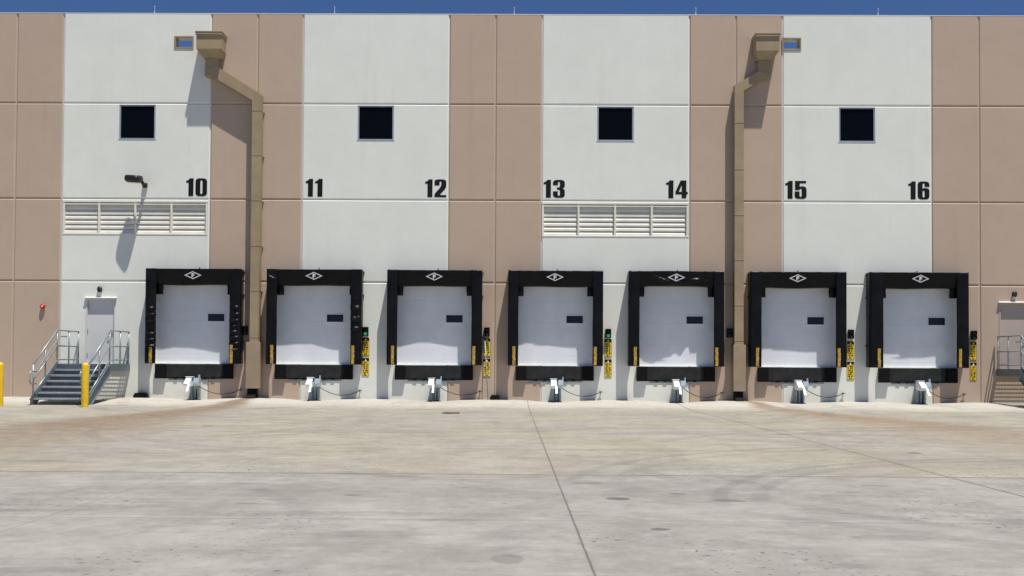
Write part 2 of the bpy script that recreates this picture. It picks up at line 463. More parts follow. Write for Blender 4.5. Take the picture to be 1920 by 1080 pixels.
# ------------------------------------------------------------------ dock shelters
def interp(pts, x):
    if x <= pts[0][0]: return pts[0][1]
    for (a, p), (b, q) in zip(pts, pts[1:]):
        if x <= b: return p+(q-p)*(x-a)/(b-a)
    return pts[-1][1]
YB = [[(-.84, .385), (-.22, .359), (1.06, .41)], [(-.84, .349), (.04, .331), (.93, .382)], [(-.84, .356), (-.07, .313), (.94, .351)],
      [(-.81, .34), (-.6, .32), (.89, .356)], [(-.79, .385), (-.23, .451), (.88, .331), (.99, .38)], [(-.8, .361), (-.42, .351), (.76, .382)],
      [(-.76, .385), (.75, .397)]]
ORD = ['', '', '', '', '', '', '']
LOOK = ['with loose pleats down both pads', 'with crumpled right pad',
        'with scuffed left pad', 'with taut smooth header',
        'with sagging creased header', 'right of the right downspout',
        'with a diagonal header fold']
def make_shelter(k):
    c = SHC[k]; hw = 1.545 if k < 6 else 1.585; zt = 4.245; zb = 3.735; P = .5; zlow = 1.145
    o = (c, 0, zlow)
    root = thing('dock_shelter', o, 'black fabric dock shelter of dock %d %s' % (NUMS[k], LOOK[k]), 'dock shelter', 'dock shelters round the loading doors')
    sd = k*13.7
    def nz(x, z, s): return noise.noise(Vector((x*s+sd, z*s, sd*.3)))
    # header: a boxed curtain with a sagging face
    rings = []; N = 56; NZ = 14; HW = 1.31
    for i in range(N+1):
        x = c-HW+2*HW*i/N; u = x-c
        yb = interp(YB[k], u)
        edge = abs(u) < 1.204
        zbb = zb + .010*math.sin(u*3+k) + (.045*(1-(u/1.1)**2) if (k == 4 and abs(u) < 1.1) else (-.012*(1-(u/1.2)**2) if abs(u) < 1.2 else 0))
        ring = [(x, -.004, zt-.004), (x, -yb-.08, zt-.004)]
        for q in range(NZ+1):
            t = q/NZ; z = zt-.01-(zt-.01-zbb)*t
            y = -(yb+(z-zbb)/4.2*.8)
            amp = math.sin(math.pi*min(1, max(0, t)))
            y += amp*(.006*nz(x, z, 1.8)+.004*nz(x, z, 5.0))
            if k == 4 and edge:
                s = z-(zbb+.07+.33*(u-.06)**2*1.15)
                y -= amp*((.075 if u < .35 else .055)*math.exp(-(s/.045)**2)) * math.exp(-(u/.95)**4)
                y -= amp*.035*math.exp(-((z-zbb-.20-.25*(u-.55)**2)/.028)**2)*min(1, max(0, (u-.05)*5))
            if k == 6 and u > -.1:
                s = z-(4.06-.22*(u+.05))
                y -= amp*.04*math.exp(-(s/.035)**2)*min(1, (u+.1)*6)
            ring.append((x, y, z))
        ring += [(x, -.004, zbb)]
        rings.append(ring)
    h = MB(o); h.loops(rings); h.box(c-1.43, c+1.43, -.27, -.006, zb+.03, zt-.012); hd = h.build('header', M['fabric'], root)  # inner box added out of sight to block sun leaking past the header
    # side pads
    for s in (-1, 1):
        rings = []; n = 170 if k < 2 else 60; inner = 1.205 if not (k == 6 and s < 0) else 1.18
        for i in range(n+1):
            z = zlow+(zt-zlow)*i/n
            wv = .008*nz(s*3, z, 1.6)
            fold = 0
            if (k == 0 and 1.55 < z < 3.15) or (k == 1 and s > 0 and 1.7 < z < 3.3):
                ph = z*2*math.pi/(.22 if k == 0 else .34)+s*1.9+5*nz(s*1.7, z, .8)
                fold = .05*max(0, math.sin(ph))**1.3*max(0, min(1, .45+1.6*nz(s*2.3, z, 1.3)))
            xi = c+s*(inner+wv-fold*.25); xo = c+s*(hw-.006*abs(nz(s, z, 2.5)))
            ring = [(xo, -.004, z)]
            m_ = 12
            for q in range(m_+1):
                t = q/m_; x = xo+(xi-xo)*t
                b = math.sin(math.pi*t)
                y = -P+.012 - b*(.010+.012*nz(x, z, 2.6)+fold*1.6*(.35+.9*max(0, min(1, .5+1.2*nz(x*2.5, z, 3.0)))))
                if k == 1 and s < 0: y -= .045*b*math.exp(-((z-3.98+.5*(x-c+1.4))/.03)**2)
                if k == 2 and s < 0: y -= .05*b*math.exp(-((z-2.62+.35*(x-c+1.35))/.03)**2)
                ring.append((x, y, z))
            ring += [(xi+s*.004, -P+.075, z), (xi+s*.16, -.36, z), (c+s*1.445, -.2, z), (c+s*1.445, -.004, z)]
            rings.append(ring)
        p = MB(o); p.loops(rings); p.build('side_pad', M['fabric'], root)
        # corner flap hanging from the header inside the pad
        fl = MB(o); zl = 3.41; fw = .17
        if k == 0 and s > 0: fw = .13
        if k == 1 and s > 0: fw, zl = .07, 3.42
        rings = []
        for i in range(13):
            z = zl+(zb+.05-zl)*i/12
            a = c+s*(1.30); xin = c+s*(1.205-fw+.02*nz(s*2, z, 5)-(.03*(1-i/12) if k == 1 and s < 0 else 0))
            yy = -.30+.014*nz(s, z, 6)
            rings.append([(a, yy, z), (a, yy+.05, z), (xin, yy+.05+.01*nz(z, s, 8), z), (xin, yy, z)])
        fl.loops(rings); fl.build('corner_flap', M['fabric'], root)
        # yellow guide strip low on the inner edge
        g = MB(o); gx = c+s*1.345 if s < 0 else c+s*1.29
        if k == 6 and s < 0: gx += .02
        zz = [1.16+i*.075 for i in range(9)]
        for a, b in zip(zz, zz[1:]):
            jt = random.uniform(-.006, .006)
            g.box(gx-.048+jt, gx+.048+jt, -P-.034, -P-.019, a+.003, b, .004)
        g.build('guide_strip', M['amber'], root)
    # wall rings that hold the pull cords
    for (bx, bz) in ((hw+.02, 4.18), (hw+.02, 3.42), (hw+.02, 1.85), (.08, 4.30)):
        if k in (5, 6): bx = -bx if bx > 1 else bx
        r = MB(o); r.tube([(c+bx-.0, -.003, bz), (c+bx, -.05, bz)], .016, 8); r.tube([(c+bx, -.05, bz+.03), (c+bx, -.05, bz-.03)], .012, 6)
        r.build('cord_ring', M['bronze'], root)
    # diamond emblem
    ez = 4.03-.0; ex = c-.02+(.05 if k == 6 else 0); a, b, t = .285, .128, .03
    yl = -interp(YB[k], ex-c)-.014 if k not in (4,) else -interp(YB[k], 0)-.02
    out = [(ex-a, ez), (ex, ez+b), (ex+a, ez), (ex, ez-b)]
    inn = [(ex-a+t*2.4, ez), (ex, ez-b+t*1.1), (ex+a-t*2.4, ez), (ex, ez+b-t*1.1)]
    let = [(ex-.045, ez-.068), (ex-.005, ez-.068), (ex+.002, ez-.022), (ex+.045, ez-.018), (ex+.052, ez+.014), (ex+.012, ez+.016), (ex+.018, ez+.034), (ex+.07, ez+.034), (ex+.035, ez+.068), (ex-.035, ez+.068), (ex-.05, ez+.03)]
    em = flat_shape([out, inn, let], yl, 'emblem', M['whitepaint'], root, o, .006)
    for vt in em.data.vertices: vt.co.y -= (vt.co.z+zlow-zb)/4.2*.8 + {4: .02, 6: .03}.get(k, 0)
    return root
for k in range(7): make_shelter(k)

# ------------------------------------------------------------------ dock levellers, bumpers, restraints
for k, c in enumerate(LVC):
    o = (c, 0, .65)
    root = thing('dock_leveler', o, 'dark steel dock leveler front with rubber bumpers below dock door %d' % NUMS[k], 'dock leveler', 'dock levelers under the loading doors')
    p = MB(o); p.box(c-.93, c+.93, -.026, -.004, .70, 1.128, .006); p.build('lip_plate', M['plate'], root)
    p = MB(o); p.box(c-.945, c+.945, -.032, -.004, .655, .694, .005)
    for q in (-.62, -.33, .36, .62): p.box(c+q-.06, c+q+.06, -.042, -.033, .635, .70, .003)
    p.build('hinge_bar', M['rubber'], root)
    p = MB(o); p.box(c-.86, c+.9, -.016, -.004, .60, .651, .004); p.build('curb_angle', M['galv'], root)
    for s in (-1, 1):
        b = MB(o)
        lam = 6
        for q in range(lam):
            xa = .935+q*.058
            b.box(c+s*xa, c+s*(xa+.056), -.13+random.uniform(-.003, .003), -.004, .652, 1.132, .006)
        b.build('bumper', M['rubber'], root)

def make_restraint(k):
    c = LVC[k]+.06; g = gz(c, -.2)
    o = (c, -.15, g)
    root = thing('truck_restraint', o, 'galvanised truck restraint with release cable at the wall under dock door %d' % NUMS[k], 'truck restraint', 'truck restraints under the loading doors')
    t = MB(o)
    t.box(c-.15, c+.15, -.06, -.004, g-.05, .60, .004)
    t.box(c-.15, c-.09, -.21, -.062, g-.05, .61, .008); t.box(c+.09, c+.15, -.21, -.062, g-.05, .61, .008)
    t.box(c-.03, c+.03, -.16, -.062, g-.05, .60, .008)
    t.build('track', M['galv'], root)
    b = MB(o); b.box(c-.24, c+.18, -.30, -.062, g-.04, g+.03, .008); b.build('base_plate', M['plate'], root)
    h = MB(o)
    h.prism([(-.22, .70), (-.46, .70), (-.78, .50), (-.76, .44), (-.56, .40), (-.30, .44), (-.22, .5)], 'x', c-.19, c-.015)
    h.prism([(-.24, .705), (-.50, .705), (-.50, .725), (-.24, .725)], 'x', c-.215, c+.01)
    h.build('hook_housing', M['galv_light'], root)
    h = MB(o)
    h.prism([(-.22, .68), (-.46, .68), (-.48, .52), (-.40, .42), (-.22, .42)], 'x', c+.045, c+.215)
    h.box(c+.185, c+.215, -.42, -.30, .681, .78, .005)
    h.build('side_housing', M['galv_mid'], root)
    l = MB(o)
    l.loops([[(c-.02+dx, y0+dy, z0) for dx, dy in ((-w_, -.02), (w_, -.02), (w_, .02), (-w_, .02))] for (y0, z0, w_) in ((-.74, .50, .028), (-.86, .37, .032), (-.95, .26, .036))], False)
    l.build('release_lever', M['galv_light'], root)
    cb = MB(o); pts = []
    A = Vector((c+.17, -.34, .42)); Bv = Vector((c+1.46, -.05, .29)); sag = .21+.02*math.sin(k*2.1)
    for i in range(19):
        t_ = i/18; p = A.lerp(Bv, t_); p.z -= 4*sag*t_*(1-t_)*.95; pts.append(p)
    cb.tube(pts, .013, 6); cb.build('release_cable', M['cable'], root)
    an = MB(o); an.tube([(c+1.46, -.003, .29), (c+1.46, -.075, .29)], .022, 8); an.tube([(c+1.40, -.06, .30), (c+1.52, -.06, .285)], .012, 6)
    an.build('cable_anchor', M['cable'], root)
for k in range(7): make_restraint(k)

# ------------------------------------------------------------------ signal lights and warning signs
SIG = [(-9.111, 2.247, 0), (-5.128, 2.235, 1), (-1.137, 2.24, 0), (2.85, 2.215, 1), (6.83, 2.247, 0), (10.8, 2.235, 0), (14.815, 2.222, 0)]
PLACE = ['in shadow left of the left downspout', 'lit green beside dock 11', 'unlit on the tan panel beside dock 12', 'lit green beside dock 13',
         'in shadow left of the right downspout', 'unlit above yellow signs beside dock 15', 'unlit above yellow signs beside dock 16']
for k, (x, z, lit) in enumerate(SIG):
    o = (x, 0, z-.15)
    root = thing('signal_light', o, 'small black dock signal light %s' % PLACE[k], 'signal light', 'dock signal lights on the wall')
    b = MB(o); b.box(x-.095, x+.095, -.09, -.003, z-.15, z+.15, .012); b.build('housing', M['black'], root)
    for s, nm in ((.07, 'red_lens'), (-.075, 'green_lens')):
        l = MB(o); l.lathe([(.001, -.0905), (.055, -.0905), (.052, -.105), (.03, -.115), (.001, -.118)], (x, 0, z+s), 'y', 14)
        l.build(nm, M['green'] if (lit and s < 0) else M['lens_dark'] if s < 0 else M['bronze'], root)
        hd = MB(o)
        rg = []
        for yy in (-.09, -.16):
            ring = [(x+.07*math.cos(a), yy, z+s+.07*math.sin(a)) for a in [math.radians(q) for q in range(-10, 191, 20)]]
            ring += [(x+.063*math.cos(a), yy, z+s+.063*math.sin(a)) for a in [math.radians(q) for q in range(190, -11, -20)]]
            rg.append(ring)
        hd.loops(rg, False); hd.build('visor', M['black'], root)
SG = [(-5.123, 'dock 11'), (-1.132, 'dock 12'), (2.853, 'dock 13'), (10.797, 'dock 15'), (14.81, 'dock 16')]
rs = random.Random(3)
for k, (x, nm) in enumerate(SG):
    for up in (1, 0):
        z0, z1 = ((1.44, 2.035), (.775, 1.37))[0 if up else 1]
        if k >= 3: z0 -= .03; z1 -= .03
        hw = .117 if k != 4 else .105
        o = (x, 0, z0)
        root = thing('warning_sign', o, '%s yellow warning sign with black lettering on the wall right of %s' % ('upper' if up else 'lower', nm), 'sign', 'yellow warning signs beside the docks')
        b = MB(o); b.box(x-hw, x+hw, -.012, -.003, z0, z1, .004); b.build('panel', M['signyellow'], root)
        hgt = .105
        b = MB(o); b.box(x-hw+.004, x+hw-.004, -.0165, -.0125, z1-hgt, z1-.006)
        b.box(x-hw+.001, x-hw+.008, -.0163, -.0125, z0+.004, z1-hgt-.002); b.box(x+hw-.008, x+hw-.001, -.0163, -.0125, z0+.004, z1-hgt-.002)
        b.box(x-hw+.008, x+hw-.008, -.0163, -.0125, z0+.002, z0+.010)
        b.build('header_band', M['black'], root)
        tr = MB(o)                                                  # warning triangle in the band
        if up: tr.prism([(x-.05, z1-hgt+.02), (x+.05, z1-hgt+.02), (x, z1-.02)], 'y', -.0185, -.017)
        else: tr.prism([(x-.035, z1-hgt-.005), (x+.035, z1-hgt-.005), (x, z1-.03)], 'y', -.0185, -.017)
        tr.build('triangle', M['signyellow'] if up else M['whitepaint'], root)
        rows = 6 if up else 7; ph = (z1-hgt-.03-z0-.015)/rows
        for r in range(rows):                                        # illegible lines of capitals, as in the photograph
            zc = z1-hgt-.03-ph*(r+.5); tx = MB(o)
            tx.box(x-hw+.012, x+hw-.012, -.0128, -.0122, zc-ph*.36, zc+ph*.36, mi=1)
            wline = hw*(1.66 if r not in (rows-1,) else 1.0)*rs.uniform(.72, .95)
            xx = x-wline/2
            gap_at = rs.randint(2, 5)
            q = 0
            while xx < x+wline/2-.012:
                cw = rs.uniform(.016, .024)
                if q != gap_at:
                    hh = ph*.32
                    typ = rs.randint(0, 3)
                    tx.box(xx, xx+.008, -.016, -.0130, zc-hh, zc+hh)
                    if typ != 0: tx.box(xx+.008, xx+cw-.003, -.0158, -.0130, zc+hh-.012, zc+hh)
                    if typ in (1, 3): tx.box(xx+.008, xx+cw-.003, -.0158, -.0130, zc-hh, zc-hh+.012)
                    if typ >= 2: tx.box(xx+cw-.0095, xx+cw-.003, -.0162, -.0130, zc-hh, zc+hh)
                xx += cw; q += 1
            tx.build('text_line', [M['black'], M['signyellow']], root)

# ------------------------------------------------------------------ downspouts
def downspout(mir):
    # mir = 1 left one, -1 right one (offset runs the other way)
    xv = -8.735 if mir > 0 else 7.085
    def X(u): return xv+mir*u
    root = thing('downspout', (xv, 0, 0), 'olive brown metal downspout with angled offset %s' % ('between docks 10 and 11' if mir > 0 else 'between docks 14 and 15'), 'downspout', 'downspouts with collector boxes on the wall')
    o = (xv, 0, 0)
    F = -.33
    top = 11.99 if mir > 0 else 11.985
    xa, xb = X(-1.94), X(-1.12)
    if mir < 0: xa, xb = X(-.50), X(-1.25)
    x0, x1 = min(xa, xb), max(xa, xb)
    # collector box
    b = MB(o)
    zt, zm, zl = top-.10, 11.43, 11.19
    ins = .17
    r0 = [(x0, -.004, zt), (x1, -.004, zt), (x1, -.58, zt), (x0, -.58, zt)]
    r1 = [(x0, -.004, zm), (x1, -.004, zm), (x1, -.58, zm), (x0, -.58, zm)]
    r2 = [(x0+ins, -.004, zl), (x1-ins*.5, -.004, zl), (x1-ins*.5, -.36, zl), (x0+ins, -.36, zl)]
    if mir < 0: r2 = [(x0+ins*.5, -.004, zl), (x1-ins, -.004, zl), (x1-ins, -.36, zl), (x0+ins*.5, -.36, zl)]
    b.loops([r2, r1, r0], False); b.build('collector_box', M['spout'], root)
    l = MB(o); l.box(x0-.025, x1+.025, -.62, -.004, zt+.001, top-.02, .006); l.box(x0-.035, x1+.035, -.63, -.004, top-.019, top+.01, .004)
    l.build('lid', M['spout'], root)
    # pipe with offset, drawn as one outline in the wall plane
    hw = .147
    if mir > 0:
        tl, tr = X(-1.72), X(-1.30)
        poly = [(tl, zl-.002), (tr, zl-.002), (tr, 10.885), (X(hw), 9.985), (X(hw), 1.86), (X(-hw), 1.86), (X(-hw), 9.80), (tl, 10.73)]
        sl = [(tl-.004, 10.865), (tr, 10.905), (X(hw)+.004, 9.995), (X(hw)+.004, 9.90), (X(-hw), 9.80), (tl-.004, 10.715)]
    else:
        tl, tr = X(-.63), X(-1.02)
        poly = [(tl, zl-.002), (tr, zl-.002), (tr, 10.64), (X(-hw), 10.175), (X(-hw), 1.86), (X(hw), 1.86), (X(hw), 10.36), (tl, 10.80)]
        sl = [(tl, 10.83), (tr+.004, 10.755), (X(-hw), 10.17), (X(hw)-.0, 10.0), (X(hw)-.004, 10.385)]
    # upper drop is set back, lower run stands proud
    p = MB(o); p.box(min(tl, tr), max(tl, tr), -.30, -.03, 10.6, zl-.002, .006); p.build('drop_pipe', M['spout'], root)
    lower = [q for q in poly if q[1] < 11]
    if mir > 0: lower = [(tl, 10.86)] + [(tr, 10.90)] + lower[1:]
    else: lower = [(tl, 10.82), (tr, 10.75)] + lower[1:-1]
    p = MB(o); p.prism(lower, 'y', F, -.035); p.build('pipe', M['spout'], root)
    for z in ((9.47, 8.0, 6.51, 5.02, 3.55, 2.02) if mir > 0 else (9.13, 7.60, 6.10, 4.63, 3.15, 2.0)):
        s = MB(o)
        s.box(X(-hw)-.006*mir, X(hw)+.006*mir, F-.007, -.03, z-.016, z+.016, .003)
        if mir > 0: s.box(X(hw)+.007, X(hw)+.05, -.06, -.004, z-.03, z+.01, .003)
        s.build('strap', M['spout'], root)
    # steel guard round the foot and the outlet boot
    g = MB(o); xl, xr = (X(-.245), X(.21)) if mir > 0 else (6.89, 7.29)
    g.box(min(xl, xr), max(xl, xr), -.40, -.004, .345, 1.858, .008); g.build('guard', M['sleeve'], root)
    bt = MB(o); xl, xr = (-8.945, -8.66) if mir > 0 else (6.95, 7.22)
    bt.prism([(-.05, .34), (-.30, .34), (-.34, .15), (-.52, .04), (-.52, .005), (-.05, .005)], 'x', xl, xr)
    bt.build('outlet_boot', M['rubber'], root)
downspout(1); downspout(-1)

# ------------------------------------------------------------------ stairs
def make_stairs():
    xl, xr = -14.60, -12.90; o = (xl, 0, 0); zl = 1.125; yl = -1.72; R = .172; TR = .285; n = 6; y_end = yl-TR*n-.06
    root = thing('metal_stairs', o, 'grey metal stairs and railed landing up to the white door at far left', 'stairs', 'metal stairs with railed landings up to the doors')
    # landing: grating of bearing bars over a channel frame
    g = MB(o)
    y = -.03
    while y > yl+.01:
        g.box(xl+.05, xr-.05, y-.003, y+.003, zl-.032, zl); y -= .031
    x = xl+.1
    while x < xr-.06:
        g.box(x-.004, x+.004, yl+.02, -.02, zl-.012, zl-.002); x += .102
    g.build('grating', M['steel_paint'], root)
    f = MB(o)
    f.box(xr-.05, xr, yl, -.006, zl-.23, zl-.001, .005); f.box(xl, xl+.05, yl, -.006, zl-.23, zl-.001, .005)
    f.box(xl+.051, xr-.051, yl, yl+.05, zl-.20, zl-.003, .004); f.box(xl+.051, xr-.051, -.05, -.006, zl-.2, zl-.035, .004)
    f.build('landing_frame', M['steel_paint'], root)
    # treads and risers
    for i in range(1, n+1):
        z = zl-R*i; y0 = yl-TR*(i-1)
        t = MB(o); t.box(xl+.058, xr-.058, y0-TR-.03, y0, z-.03, z, .006)
        t.box(xl+.06, xr-.06, y0-TR-.032, y0-TR-.012, z-.05, z-.0305, .003); t.build('tread', M['tread'], root)
        r = MB(o); r.box(xl+.06, xr-.06, y0-.006, y0-.001, z+.001, z+R-.052); r.build('riser', M['riser'], root)
    # stringers
    for x0, x1, s in ((xl, xl+.05, -1), (xr-.05, xr, 1)):
        st = MB(o); sl = R/TR
        yb = yl-TR*n-.03
        A = [(yl-.001, zl+.0), (yl-.001, zl-.33), (yb+.18, -.12), (yb-.08, -.12), (yb-.08, .06), (yl-.12, zl)]
        st.prism(A, 'x', x0+.012 if s > 0 else x0, x1 if s < 0 else x1-.012)
        # outer flanges
        xa, xb = (xr-.011, xr+.03) if s > 0 else (xl-.03, xl-.001)
        st.prism([(yl-.12, zl+.004), (yb-.08, .064), (yb-.08, .05), (yl-.12, zl-.01)], 'x', xa, xb)
        st.prism([(yl-.002, zl-.315), (yb+.17, -.115), (yb+.17, -.13), (yl-.002, zl-.33)], 'x', xa, xb)
        st.build('stringer', M['steel_paint'], root)
    # guard rails and hand rails on both sides
    r = .021
    for x, s in ((xl+.02, 1), (xr-.02, -1)):
        r = .025
        g = MB(o)
        ty = yl-.04; by = yl-TR*n+.02; bz = .10
        zt = zl+1.05
        low = bz+1.0
        posts = [(-.10, zl-.05, zt), (-.86, zl-.05, zt), (ty, zl-.1, zt)]
        for y_, a, b in posts: g.tube([(x, y_, a), (x, y_, b)], r)
        g.tube([(x, -.10, zt), (x, ty, zt), (x, by, low), ], r)
        g.tube([(x, -.10, zl+.56), (x, ty, zl+.56)], r*.9); g.tube([(x, -.10, zl+.13), (x, ty, zl+.13)], r*.9)
        my = (ty+by)/2
        g.tube([(x, my, zl-.55), (x, my, (zt+low)/2)], r); g.tube([(x, by, -.05), (x, by, low)], r)
        g.tube([(x, ty, zl+.56), (x, by, bz+.52)], r*.9); g.tube([(x, ty, zl+.10), (x, by, bz+.10)], r*.9)
        g.build('guard_rail', M['rail'], root)
        h = MB(o); xi = x+s*.085
        hz0, hz1 = zl+.86, bz+.80
        pts = [(xi, -1.25, hz0), (xi, ty+.02, hz0), (xi, by, hz1), (xi, by-.34, hz1), (xi, by-.40, hz1-.05), (xi, by-.40, hz1-.32), (xi, by-.34, hz1-.37), (xi, by+.02, hz1-.37), (x, by+.02, hz1-.37)]
        h.tube(pts, .023)
        for yy in (ty, my, by+.05):
            t_ = (yy-ty)/(by-ty); zz = hz0+(hz1-hz0)*t_
            h.tube([(xi, yy, zz-.01), (xi, yy, zz-.06), (x, yy, zz-.07)], .009, 6)
        h.build('hand_rail', M['rail'], root)
    return root
st = make_stairs()
st2 = copy_tree(st); st2.location = (-14.60+30.15, 0, 0)
st2['label'] = 'grey metal landing railing with lattice shadow below, at far right edge'

# ------------------------------------------------------------------ bollards, chocks, pole
def bollard(x, y, label):
    g = gz(x, y); r = .098
    o = (x, y, g)
    b = MB(o); h = 1.285
    prof = [(r, -.1), (r, .02), (r, h-.09)] + [(r*math.cos(a), h-.09+.09*math.sin(a)) for a in [math.radians(q) for q in (15, 30, 45, 60, 75, 88)]]
    b.lathe(prof, (x, y, g), 'z', 28)
    ob = b.build('bollard', M['yellow']); tag(ob, label, 'bollard', 'yellow steel bollards in front of the stairs')
bollard(-12.665, -4.3, 'yellow steel bollard in front of the right side of stairs')
bollard(-15.145, -4.3, 'yellow steel bollard cut by the left picture edge')

def chock(x0, x1, label):
    o = ((x0+x1)/2, -.12, gz((x0+x1)/2, -.12))
    c = MB(o); g = o[2]
    c.prism([(x0, g), (x1, g), (x1-.01, g+.12), (x1-.06, g+.155), (x0+.06, g+.155), (x0+.02, g+.09)], 'y', -.24, -.01)
    ob = c.build('wheel_chock', M['rubber']); tag(ob, label, 'wheel chock', 'black rubber wheel chocks at the wall')
chock(-12.71, -12.29, 'black rubber wheel chock on the ground left of dock 10')
chock(-1.03, -.70, 'black rubber wheel chock on the ground between docks 12 and 13')

o = (-1.08, -.32, gz(-1.08, -.3))
pl = thing('pull_bar', o, 'thin grey metal pull bar leaning on the wall beside dock 12', 'pull bar')
b = MB(o); b.tube([(-1.08, -.32, o[2]), (-1.135, -.19, .9), (-1.20, -.075, 2.0)], .016, 8); b.build('shaft', M['galv'], pl)
b = MB(o); b.tube([(-1.20, -.075, 2.0), (-1.21, -.055, 2.06), (-1.27, -.05, 2.07), (-1.29, -.055, 2.02)], .015, 8); b.build('hook', M['bronze'], pl)

# ------------------------------------------------------------------ wall lights, flood light, alarm
def wall_light(x, z, label):
    o = (x, 0, z)
    root = thing('wall_light', o, label, 'wall light', 'small lantern lights above the entry doors')
    b = MB(o); b.lathe([(.001, -.003), (.075, -.003), (.075, -.03), (.05, -.035), (.001, -.035)], (x, 0, z+.02), 'y', 16); b.build('back_plate', M['bronze'], root)
    rings = []
    for (yc, zc, rx, rz) in ((-.012, z+.02, .06, .08), (-.035, z+.05, .085, .105), (-.06, z+.05, .085, .10), (-.085, z+.03, .07, .085), (-.10, z+.0, .045, .05)):
        rings.append([(x+rx*math.cos(a), yc, zc+rz*math.sin(a)) for a in [2*math.pi*q/14 for q in range(14)]])
    b = MB(o); b.loops(rings); b.build('hood', M['bronze'], root)
    rings = []
    for (t, rr) in ((0, .05), (-.04, .055), (-.075, .045), (-.09, .02)):
        rings.append([(x+rr*math.cos(a), -.058+rr*.7*math.sin(a), z-.02+t) for a in [2*math.pi*q/14 for q in range(14)]])
    b = MB(o); b.loops(rings); b.build('lens', M['lens'], root)
wall_light(-13.93, 3.53, 'dark bronze lantern light above the white door at far left')
wall_light(16.15, 3.53, 'dark bronze lantern light above the tan door at far right')

def flood():
    o = (-12.46, 0, 6.98)
    root = thing('flood_light', o, 'dark angled floodlight on an arm above the left louver', 'floodlight')
    b = MB(o); b.box(-12.555, -12.40, -.09, -.003, 6.95, 7.10, .01)
    b.tube([(-12.47, -.09, 7.03), (-12.48, -.20, 7.05), (-12.50, -.32, 7.13)], .055, 10); b.build('arm', M['bronze'], root)
    R = Matrix.Rotation(math.radians(-14), 4, 'Z') @ Matrix.Rotation(math.radians(5), 4, 'Y') @ Matrix.Rotation(math.radians(6), 4, 'X')
    cen = Vector((-12.70, -.47, 7.165))
    def T(p): return tuple(cen + (R @ Vector(p)))
    h = MB(o)
    prof = [(.30, .19), (.30, .09), (.24, -.02), (.14, -.10)]
    rings = []
    for (hx, hy, zz) in ((.21, .17, -.105), (.255, .215, -.04), (.262, .22, .02), (.245, .20, .105), (.20, .16, .125)):
        ring = []
        for q in range(24):
            a = 2*math.pi*q/24; ca, sa = math.cos(a), math.sin(a)
            ring.append(T((hx*math.copysign(abs(ca)**.45, ca), hy*math.copysign(abs(sa)**.45, sa), zz)))
        rings.append(ring)
    h.loops(rings); h.build('head', M['bronze'], root)
    l = MB(o); rings = []
    for (hx, hy, zz) in ((.18, .145, -.1055), (.16, .13, -.13)):
        rings.append([T((hx*math.copysign(abs(math.cos(a))**.45, math.cos(a)), hy*math.copysign(abs(math.sin(a))**.45, math.sin(a)), zz)) for a in [2*math.pi*q/24 for q in range(24)]])
    l.loops(rings); l.build('lens', M['lens'], root)
flood()

o = (-15.805, 0, 3.0)
al = thing('fire_alarm_bell', o, 'small red fire alarm bell on the tan wall left of stairs', 'alarm bell')
b = MB(o); b.lathe([(.001, -.003), (.06, -.003), (.06, -.03), (.001, -.03)], (o[0], 0, o[2]), 'y', 16); b.build('back_box', M['red'], al)
b = MB(o); b.lathe([(.085, -.032), (.09, -.06), (.08, -.085), (.05, -.10), (.001, -.105)], (o[0], 0, o[2]), 'y', 20); b.build('gong', M['red'], al)
b = MB(o); b.lathe([(.001, -.106), (.026, -.106), (.02, -.115), (.001, -.117)], (o[0]-.0, 0, o[2]+.0), 'y', 12); b.build('hub', M['whitepaint'], al)

# lightning rods on the parapet
for x, nm in ((-12.30, 'above the leftmost upper window'), (-6.286, 'left of centre above number 11'), (-.303, 'near the middle of the roof edge'), (5.733, 'left of the right collector box'), (11.77, 'above the rightmost upper window')):
    o = (x, .15, ZTOP+.024)
    root = thing('lightning_rod', o, 'thin pale lightning rod on the parapet %s' % nm, 'lightning rod', 'lightning rods along the roof edge')
    b = MB(o); b.lathe([(.035, 0), (.035, .03), (.012, .05)], o, 'z', 12); b.build('base', M['rod'], root)
    b = MB(o); b.tube([(x, .15, o[2]+.04), (x+.004, .15, o[2]+.25), (x+.006, .15, o[2]+.285)], [.011, .009, .003], 8); b.build('spike', M['rod'], root)

# small flattened scrap on the yard
o = (-1.85, -6.95, gz(-1.85, -6.95)+.002)
s = MB(o); n = 12
ring0 = []; ring1 = []
for q in range(n):
    a = 2*math.pi*q/n; rr = 1+.25*math.sin(q*2.3)
    ring0.append((o[0]+0.21*rr*math.cos(a), o[1]+.20*rr*math.sin(a), o[2])); ring1.append((o[0]+0.19*rr*math.cos(a), o[1]+.18*rr*math.sin(a), o[2]+.02+.02*abs(math.sin(q))))
s.loops([ring0, ring1]); tag(s.build('flattened_scrap', simple('brown_scrap', (.12, .08, .055), .9)), 'flat brown scrap lying on the concrete in front of dock 12', 'scrap')

